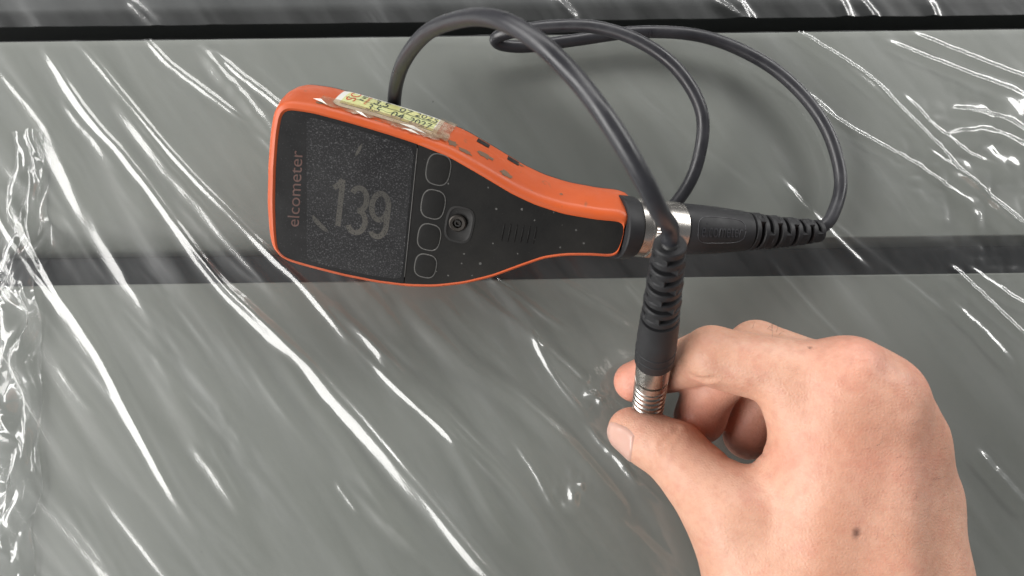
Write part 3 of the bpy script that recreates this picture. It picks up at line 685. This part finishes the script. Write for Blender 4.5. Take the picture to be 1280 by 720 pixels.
# moulded lettering on the boot
bn = nrm(CAM - (s1 + axd * lb * .5)); bn = nrm(bn - axd * np.dot(bn, axd)); bm = np.cross(bn, axd)
def boot_pt(a, b, r): 
    d = lb * (0.16 + 0.62 * a); rr = np.interp(d, [0, lb * .5, lb * .9], [9.4, 8.7, 7.6]); an = (b - 0.5) * 0.55 
    return s1 + axd * d + (bn * math.cos(an) + bm * math.sin(an)) * (rr + r)
text_part('moulded_lettering', 'elcometer', lambda a, b: boot_pt(a, b, 0.18), M_CABLE, boot)
pill = [boot_pt(0.5 + 0.58 * math.copysign(abs(math.cos(t)) ** 0.4, math.cos(t)), 0.5 + 1.0 * math.copysign(abs(math.sin(t)) ** 0.7, math.sin(t)), 0.0) for t in np.linspace(0, 2 * math.pi, 60)]
part('moulded_border', *tube(pill, 0.17, 6), M_CABLE, boot)

def strain(a_path, r0, r1, n, parent, name='strain_relief', fill_r=0.55):
    """ribbed flexible end: core plus ribs linked by alternating bridges"""
    path = a_path; T, N, B = frames(path); m = len(path)
    L = np.concatenate([[0], np.cumsum([np.linalg.norm(path[i + 1] - path[i]) for i in range(m - 1)])])
    def at(s):
        k = int(np.clip(np.searchsorted(L, s) - 1, 0, m - 2)); fr = (s - L[k]) / (L[k + 1] - L[k])
        return path[k] * (1 - fr) + path[k + 1] * fr, nrm(T[k] * (1 - fr) + T[k + 1] * fr), N[k], B[k]
    core = part(name, *tube(path, [(r0 + (r1 - r0) * l / L[-1]) * fill_r for l in L], 16), M_COVER, parent)
    step = L[-1] / n; rw = step * 0.58
    for k in range(n):
        c_, t_, n_, b_ = at(step * (k + 0.5)); r = r0 + (r1 - r0) * (k + 0.5) / n
        n_ = nrm(n_ - t_ * np.dot(n_, t_)); b_ = np.cross(t_, n_); seg = 32; rr_ = []
        for d, q in ((-rw / 2, 0.5), (-rw / 2, 0.93), (-rw / 2 + 0.35, 1.0), (rw / 2 - 0.35, 1.0), (rw / 2, 0.93), (rw / 2, 0.5)):
            rr_.append([c_ + t_ * d + r * q * (math.cos(x) * n_ + math.sin(x) * b_) for x in np.linspace(0, 2 * math.pi, seg, endpoint=False)])
        v, f = rings(rr_); mb = MB().add(v, f)
        if k < n - 1:
            for sg in (0, 1):
                an = sg * math.pi + (math.pi / 2 if k % 2 else 0) + math.pi * 0.25
                d_ = math.cos(an) * n_ + math.sin(an) * b_; e_ = np.cross(t_, d_)
                mb.box(c_ + t_ * (step / 2) + d_ * r * 0.70, t_, e_, d_, (step - rw) / 2 + 0.4, r * 0.42, r * 0.22)
        part('rib', mb.v, mb.f, M_BOOT, core, autos=35)
    return core
e1 = s1 + axd * lb
srp = catmull([e1, e1 + axd * (LB - lb) * 0.5, ax1 + np.array([0, 1.0, -0.5]), ax1 + axd * 1.5 + np.array([0, 2.0, -0.5])], 8)
strain(srp, 7.2, 4.2, 9, probe)

# probe held in the hand
t0, t1 = P(806, 536, 5.0), P(838, 302, 92.0)
pd = nrm(t1 - t0); PL = np.linalg.norm(t1 - t0)
def pa(py):      # point on the probe axis whose picture row is py (bisection)
    lo, hi = 0.0, PL
    for _ in range(40):
        m = (lo + hi) / 2; q = t0 + pd * m - CAM; c_ = _r.T @ q; row = 360 - F_PX * c_[1] / (-c_[2])
        if row > py: lo = m
        else: hi = m
    return lo
d_thr0, d_thr1, d_grv, d_met, d_slv = pa(526), pa(478), pa(471), pa(451), pa(396)
prof = [(0, 2.5), (0.3, 4.6), (d_thr0, 5.2)]
nth = 9; q0, q1 = d_thr0 + 0.2, d_thr1
for k in range(nth):
    a_ = q0 + (q1 - q0) * k / nth; s_ = (q1 - q0) / nth
    prof += [(a_, 5.0), (a_ + s_ * 0.25, 5.75), (a_ + s_ * 0.75, 5.75), (a_ + s_ * 0.98, 5.0)]
prof += [(q1 + 0.1, 5.75), (d_grv - 0.3, 5.75), (d_grv - 0.2, 5.0), (d_grv + 0.9, 5.0), (d_grv + 1.0, 5.8), (d_met, 5.85), (d_met + 1, 5.8)]
part('probe_tip', *lathe(t0, t1, prof, 48), M_METAL, probe, autos=30)
sl = part('probe_sleeve', *lathe(t0, t1, [(d_met, 4), (d_met + 0.1, 6.2), (d_met + 0.8, 6.5), (d_met + (d_slv - d_met) * .6, 6.4), (d_slv, 6.0), (d_slv + 0.1, 3)], 40), M_BOOT, probe, autos=40)
for py in (442, 434):
    dd = pa(py); part('moulded_ring', *lathe(t0, t1, [(dd, 6.3), (dd + 0.1, 6.58), (dd + 0.5, 6.58), (dd + 0.6, 6.3)], 40), M_BOOT, sl)
strain([t0 + pd * s_ for s_ in np.linspace(d_slv, PL, 14)], 5.9, 4.5, 8, probe)
# cable
CR = 2.45
q = lambda x, y, z: P(x, y, z)
cab = [ax1 - axd * 3, ax1 + axd * 2 + np.array([0, 2, -1]), q(1040, 270, 11), q(1051, 225, 10), q(1035, 165, 10), q(1000, 115, 10), q(950, 75, 10), q(880, 46, 10), q(800, 40, 9.5),
       q(720, 50, 9), q(660, 58, 9), q(628, 56, 10), q(620, 48, 13), q(640, 40, 17), q(690, 33, 21), q(745, 34, 24), q(800, 52, 25), q(848, 88, 24), q(877, 140, 20), q(874, 195, 15), q(855, 240, 11),
       q(820, 275, 8), q(770, 285, 8), q(700, 275, 8), q(620, 262, 8), q(540, 235, 9), q(505, 190, 14), q(493, 140, 28), q(500, 88, 50), q(530, 44, 72), q(575, 24, 92), q(620, 24, 108), q(670, 50, 116), q(720, 98, 118),
       q(765, 158, 121), q(803, 222, 117), q(825, 266, 108), t1 + pd * 5 + np.array([-0.6, 0, 0]), t1 - pd * 6]
part('cable', *tube(catmull(cab, 9), CR, 20), M_CABLE, probe)

# ------------------------------------------------------------------ hand: one smooth skin surface grown from joint capsules
def skin_mat():
    m, t, b = mat('skin'); co = coords(t)
    at = node(t, 'ShaderNodeAttribute'); at.attribute_name = 'flush'
    c = mixc(t, ramp(t, noise(t, co, 32, 6), [(0.35, (0, 0, 0)), (0.65, (1, 1, 1))]), (0.59, 0.348, 0.252), (0.50, 0.262, 0.176))
    c = mixc(t, at.outputs['Fac'], c, (0.56, 0.20, 0.145))
    c = mixc(t, ramp(t, noise(t, co, 300, 4), [(0.45, (0, 0, 0)), (0.75, (0.45,) * 3)]), c, (0.40, 0.18, 0.12))
    c = mixc(t, ramp(t, noise(t, co, 75, 4), [(0.5, (0, 0, 0)), (0.75, (0.4,) * 3)]), c, (0.54, 0.22, 0.16))
    a2 = node(t, 'ShaderNodeAttribute'); a2.attribute_name = 'mole'
    c = mixc(t, a2.outputs['Fac'], c, (0.07, 0.03, 0.025))
    t.links.new(c, b.inputs['Base Color'])
    b.inputs['Subsurface Weight'].default_value = 0.18; b.inputs['Subsurface Radius'].default_value = (1.0, 0.35, 0.2); b.inputs['Subsurface Scale'].default_value = 0.0025
    t.links.new(ramp(t, noise(t, co, 200, 3), [(0.3, (0.42,) * 3), (0.7, (0.56,) * 3)]), b.inputs['Roughness'])
    b.inputs['Specular IOR Level'].default_value = 0.42
    vo = node(t, 'ShaderNodeTexVoronoi'); vo.feature = 'DISTANCE_TO_EDGE'; vo.inputs['Scale'].default_value = 900; t.links.new(co, vo.inputs['Vector'])
    ad = node(t, 'ShaderNodeMath', operation='MULTIPLY_ADD'); t.links.new(noise(t, co, 130, 6, 0.7), ad.inputs[0]); ad.inputs[1].default_value = 2.2; t.links.new(vo.outputs['Distance'], ad.inputs[2])
    bump(t, b, ad.outputs[0], 0.42, 0.0004)
    return m
M_SKIN = skin_mat()
def nail_mat():
    m, t, b = mat('nail'); co = coords(t)
    t.links.new(mixc(t, noise(t, co, 150, 3), (0.53, 0.33, 0.27), (0.48, 0.28, 0.225)), b.inputs['Base Color'])
    b.inputs['Roughness'].default_value = 0.3; b.inputs['Subsurface Weight'].default_value = 0.1; b.inputs['Subsurface Scale'].default_value = 0.001
    return m
M_NAIL = nail_mat()

J = {k: P(*v) for k, v in dict(
  im=(1056, 476, 58), ip=(890, 444, 46), id=(838, 460, 17), it=(792, 477, 12),
  mm=(1098, 500, 56), mp=(945, 436, 38), md=(888, 484, 20), mt=(875, 522, 14),
  rm=(1126, 550, 46), rp=(1010, 470, 24), rd=(950, 507, 14), rt=(935, 543, 12),
  lm=(1150, 620, 36), lp=(1080, 525, 15), ld=(1020, 548, 9.5), lt=(985, 572, 9.5),
  tc=(965, 775, 42), tm=(916, 645, 40), ti=(843, 566, 27), tt=(788, 538, 18),
  wa=(1010, 800, 50), wb=(1100, 820, 52), wc=(1168, 820, 44), wx=(1085, 1010, 50), wy=(1150, 1010, 48)).items()}
def cap(Pts, a, b, r1, r2):
    ab = b - a; t = np.clip(((Pts - a) @ ab) / np.dot(ab, ab), 0, 1)
    return np.linalg.norm(Pts - a - t[:, None] * ab, axis=1) - (r1 + (r2 - r1) * t)
def smin(a, b, k):
    h = np.maximum(k - np.abs(a - b), 0) / k; return np.minimum(a, b) - h * h * k * 0.25
def ell(Pts, c_, axes, radii):
    q_ = (Pts - c_) @ np.array(axes).T / np.array(radii); return (np.linalg.norm(q_, axis=1) - 1) * min(radii)
PALM = [('wa', 'im', 14, 10.5), ('wb', 'mm', 15, 11.5), ('wc', 'rm', 14, 11), ('wc', 'lm', 13, 10.5), ('wa', 'tc', 15, 15), ('im', 'mm', 11, 11), ('mm', 'rm', 10.5, 10.5), ('rm', 'lm', 10.5, 10),
        ('wx', 'wa', 18, 16), ('wx', 'wb', 19, 17), ('wy', 'wc', 18, 15), ('tc', 'im', 15, 9)]
def hand_sdf(X):
    d = None
    for a, b, r1, r2 in PALM:
        q_ = cap(X, J[a], J[b], r1, r2); d = q_ if d is None else smin(d, q_, 10)
    # thumb base and web
    d = smin(d, cap(X, J['tc'], J['tm'], 19, 14.5), 9)
    d = smin(d, cap(X, P(968, 636, 42), P(1024, 512, 52), 10.5, 9), 9)
    # proximal finger bones
    for a, b, r1, r2 in (('im', 'ip', 10.4, 9.4), ('mm', 'mp', 11.2, 9.6), ('rm', 'rp', 10.6, 9.2), ('lm', 'lp', 9.6, 8.2)):
        d = smin(d, cap(X, J[a], J[b], r1, r2), 4)
    d = smin(d, cap(X, P(938, 468, 46), P(904, 460, 43), 7.8, 7.6), 2.0)         # soft pad under the index finger
    d = smin(d, cap(X, P(988, 492, 52), P(1000, 534, 52), 10.2, 9.5), 4)      # palm pad at the root of the index finger
    # knuckles
    for c_, r in ((P(1070, 455, 64), 5.5), (P(1108, 484, 63), 5.0), (P(1138, 520, 54), 5.0)):
        d = smin(d, np.linalg.norm(X - c_, axis=1) - r, 6)
    # middle and end bones
    for chain in (('ip', 'id', 'it', 9.6, 8.3, 7.4), ('mp', 'md', 'mt', 9.4, 9.4, 9.6), ('rp', 'rd', 'rt', 9.0, 9.0, 9.2), ('lp', 'ld', 'lt', 8.2, 7.6, 7.0)):
        a, b, c_, r1, r2, r3 = chain
        q_ = smin(cap(X, J[a], J[b], r1, r2), cap(X, J[b], J[c_], r2, r3), 2.5); d = smin(d, q_, 1.6)
    th = smin(cap(X, J['tm'], J['ti'], 14.5, 11.0), cap(X, J['ti'], J['tt'], 10.6, 8.2), 3)
    th = smin(th, np.linalg.norm(X - (0.45 * J['ti'] + 0.55 * J['tt']) , axis=1) - 9.2, 4)
    d = smin(d, th, 5)
    for a, b, r in TENDON: d = smin(d, cap(X, a, b, r, r), 5.0)
    for a, b, r, dep in CREASE:
        q_ = cap(X, a, b, r, r); d = np.maximum(d, -q_ + 0) if False else d + dep * np.exp(-np.maximum(q_, 0) ** 2 / (0.5 + dep * 0.7))
    return d
CREASE = []; TENDON = []
def surf(px, py):
    """first hit of the picture ray with the skin"""
    d_ = nrm(ray(px, py)); t = 100.0
    for _ in range(80):
        s_ = hand_sdf((CAM + d_ * t)[None])[0]; t += s_ * 0.7
        if s_ < 0.02: break
        if t > 400: return None
    return CAM + d_ * t
cl = []
for line, dep in (([(847, 535), (837, 548), (825, 562)], 1.0), ([(834, 542), (826, 553), (818, 563)], 0.45), ([(812, 558), (818, 572)], 0.4), ([(852, 545), (843, 560)], 0.4), ([(828, 560), (826, 572)], 0.3),
                  ([(905, 572), (930, 570), (958, 566)], 0.5),  ([(864, 470), (878, 476), (890, 474)], 1.0), 
                  ([(1056, 430), (1066, 436), (1078, 434)], 0.4), ([(1054, 440), (1066, 445), (1080, 442)], 0.4), ([(1058, 450), (1068, 454), (1082, 452)], 0.3), ([(1100, 462), (1112, 470)], 0.3), ([(880, 412), (884, 424)], 0.3), ([(890, 410), (894, 424)], 0.3)):
    pp = [surf(*p) for p in line]
    for a, b in zip(pp[:-1], pp[1:]):
        if a is not None and b is not None: cl.append((a, b, 0.1, dep))
CREASE = cl
td = []
for line, r, dep in (([(1064, 462), (1050, 560), (1036, 650), (1030, 716)], 2.6, 3.9), ([(1104, 494), (1094, 590), (1084, 716)], 2.4, 3.7), ([(1136, 540), (1132, 630), (1122, 716)], 2.2, 3.5)):
    pp = [surf(*p) for p in line]; pp = [p + nrm(p - CAM) * dep for p in pp if p is not None]
    td += [(a, b, r) for a, b in zip(pp[:-1], pp[1:])]
TENDON = []
def surface_nets(fn, lo, hi, h):
    n = np.ceil((np.array(hi) - np.array(lo)) / h).astype(int) + 1
    ax = [lo[i] + h * np.arange(n[i]) for i in range(3)]
    bs = 8; nb = -(-n // bs); D = np.empty(nb * bs, np.float32)
    cb = np.stack(np.meshgrid(*[lo[i] + h * (np.arange(nb[i]) * bs + (bs - 1) / 2) for i in range(3)], indexing='ij'), -1).reshape(-1, 3)
    dc = fn(cb); D[:] = np.repeat(np.repeat(np.repeat(dc.reshape(nb), bs, 0), bs, 1), bs, 2)
    live = np.argwhere((np.abs(dc) < bs * h * 0.95 + 3).reshape(nb)); lo_ = np.stack(np.meshgrid(*[np.arange(bs)] * 3, indexing='ij'), -1).reshape(-1, 3)
    for s in range(0, len(live), 400):
        gi = (live[s:s + 400, None] * bs + lo_[None]).reshape(-1, 3); D[tuple(gi.T)] = fn(np.array(lo) + gi * h)
    D = D[:n[0], :n[1], :n[2]]
    S = D < 0; c_ = np.zeros(n - 1, np.int8); acc = np.zeros((*(n - 1), 3), np.float32); cnt = np.zeros(n - 1, np.float32)
    sl_ = lambda o: tuple(slice(o[i], n[i] - 1 + o[i]) for i in range(3))
    cor = [(i, j, k) for i in (0, 1) for j in (0, 1) for k in (0, 1)]
    for a in cor:
        for ax_ in range(3):
            if a[ax_]: continue
            b = list(a); b[ax_] = 1; b = tuple(b); da, db = D[sl_(a)], D[sl_(b)]; m = (da < 0) != (db < 0)
            t = np.where(m, da / np.where(m, da - db, 1), 0)
            for q_ in range(3): acc[..., q_] += np.where(m, (a[q_] + t * (b[q_] - a[q_])), 0)
            cnt += m
    act = cnt > 0; idx = -np.ones(n - 1, np.int64); idx[act] = np.arange(act.sum())
    cell = np.argwhere(act); V = (cell + acc[act] / cnt[act][:, None]) * h + np.array(lo); F = []
    for ax_ in range(3):
        o = [0, 0, 0]; A = [slice(1, n[i] - 1) for i in range(3)]; A[ax_] = slice(0, n[ax_] - 1)
        B = list(A); B[ax_] = slice(1, n[ax_]); sa, sb = S[tuple(A)], S[tuple(B)]; m = np.argwhere(sa != sb); fl = sa[tuple(m.T)]
        off = np.array([A[i].start for i in range(3)]); m = m + off
        u_, v_ = (ax_ + 1) % 3, (ax_ + 2) % 3; e = np.eye(3, dtype=int)
        g_ = lambda q_: idx[tuple(q_.T)]
        quad = np.stack([g_(m - e[u_] - e[v_]), g_(m - e[v_]), g_(m), g_(m - e[u_])], -1)
        quad[~fl] = quad[~fl][:, ::-1]; F.append(quad)
    return V, np.concatenate(F)
allJ = np.array(list(J.values()))
V, Fq = surface_nets(hand_sdf, [allJ[:, 0].min() - 16, -150, -2], [allJ[:, 0].max() + 24, allJ[:, 1].max() + 18, 82], 0.85)
HB = P(1010, 620, 0)
hand = part('hand', V, Fq, M_SKIN, origin=HB)
lab(hand, 'bare right hand pinching the metal probe between thumb and index finger', 'hand')
fl = np.zeros(len(V))
for c_, r, a in ((J['it'], 13, .8), (J['mt'], 16, .9), (J['rt'], 15, .75), (P(1072, 440, 66), 13, .45), (P(1140, 470, 62), 12, .35), (J['tt'], 9, .25), (J['id'], 12, .35), (J['md'], 12, .6), (P(1110, 560, 62), 26, .22)):
    fl = np.maximum(fl, a * np.exp(-(np.linalg.norm(V - c_, axis=1) / r) ** 2))
at_ = hand.data.attributes.new('flush', 'FLOAT', 'POINT'); at_.data.foreach_set('value', fl.astype(np.float32))
ml = np.zeros(len(V))
for px, py, r in ((1070, 666, 1.15), (1013, 435, 0.45), (1124, 653, 0.4)):
    s_ = surf(px, py)
    if s_ is not None: ml = np.maximum(ml, 0.8 * np.clip(1.5 - np.linalg.norm((V - s_) * np.array([1.25, 0.85, 1]), axis=1) / r * (0.75 + 0.5 * vnoise(V[:, 0] * 1.3, V[:, 1] * 1.3, 3)), 0, 1))
a2 = hand.data.attributes.new('mole', 'FLOAT', 'POINT'); a2.data.foreach_set('value', ml.astype(np.float32))
# thumbnail
tdir = nrm(J['tt'] - J['ti']); dors = nrm(np.array([-0.45, -0.55, 0.75])); dors = nrm(dors - tdir * np.dot(dors, tdir)); sidev = np.cross(tdir, dors)
def nail_pt(a, b, lift):
    c_ = J['tt'] + tdir * (a * 6.2 - 0.9); an = b * 0.86
    d_ = nrm(math.cos(an) * dors + math.sin(an) * sidev + tdir * 0.25 * max(0, a)); t = 20.0
    for _ in range(40):
        s_ = hand_sdf((c_ + d_ * t)[None])[0]; t -= s_ * 0.8
        if abs(s_) < 0.01: break
    return c_ + d_ * (t + lift)
nv = []; NA, NB = 16, 16
for i in range(NA + 1):
    for j in range(NB + 1):
        a, b = i / NA * 2 - 1, j / NB * 2 - 1
        m = max(abs(a), abs(b)); r = math.hypot(a, b); 
        if r > 0:
            k = m / r; k = 1 + (k - 1) * 0.55; a2_, b2_ = a * k, b * k
        else: a2_, b2_ = a, b
        nv.append(nail_pt(a2_ * 1.0, b2_, 0.42 - 0.75 * max(0, m - 0.86) / 0.14 if a < 0.5 else 0.42 - 0.5 * max(0, abs(b) - 0.86) / 0.14))
nf = [(i * (NB + 1) + j, i * (NB + 1) + j + 1, (i + 1) * (NB + 1) + j + 1, (i + 1) * (NB + 1) + j) for i in range(NA) for j in range(NB)]
part('thumbnail', nv, nf, M_NAIL, hand)

# fine hairs on the backs of the fingers and the hand
rg = np.random.RandomState(3); mbh = MB()
for k in range(30):
    px, py = [(rg.uniform(935, 1035), rg.uniform(400, 414)), (rg.uniform(960, 1040), rg.uniform(404, 425)), (rg.uniform(1090, 1200), rg.uniform(520, 700))][k % 3]
    p_ = surf(px, py)
    if p_ is None or p_[2] < 20: continue
    e_ = 0.4; gd_ = nrm(np.array([hand_sdf((p_ + np.eye(3)[i] * e_)[None])[0] - hand_sdf((p_ - np.eye(3)[i] * e_)[None])[0] for i in range(3)]))
    tg = nrm(np.array([0.5, 0.5, 0.0]) + 0.5 * rg.randn(3)); l_ = rg.uniform(2.5, 5.0)
    path = [p_ - gd_ * 0.2, p_ + gd_ * 0.5 * l_ * 0.5 + tg * l_ * 0.3, p_ + gd_ * l_ * 0.4 + tg * l_ * 0.8]
    mbh.add(*tube(path, [0.032, 0.028, 0.012], 5))
hr = part('hair', mbh.v, mbh.f, M_INK, hand); hr['kind'] = 'stuff'
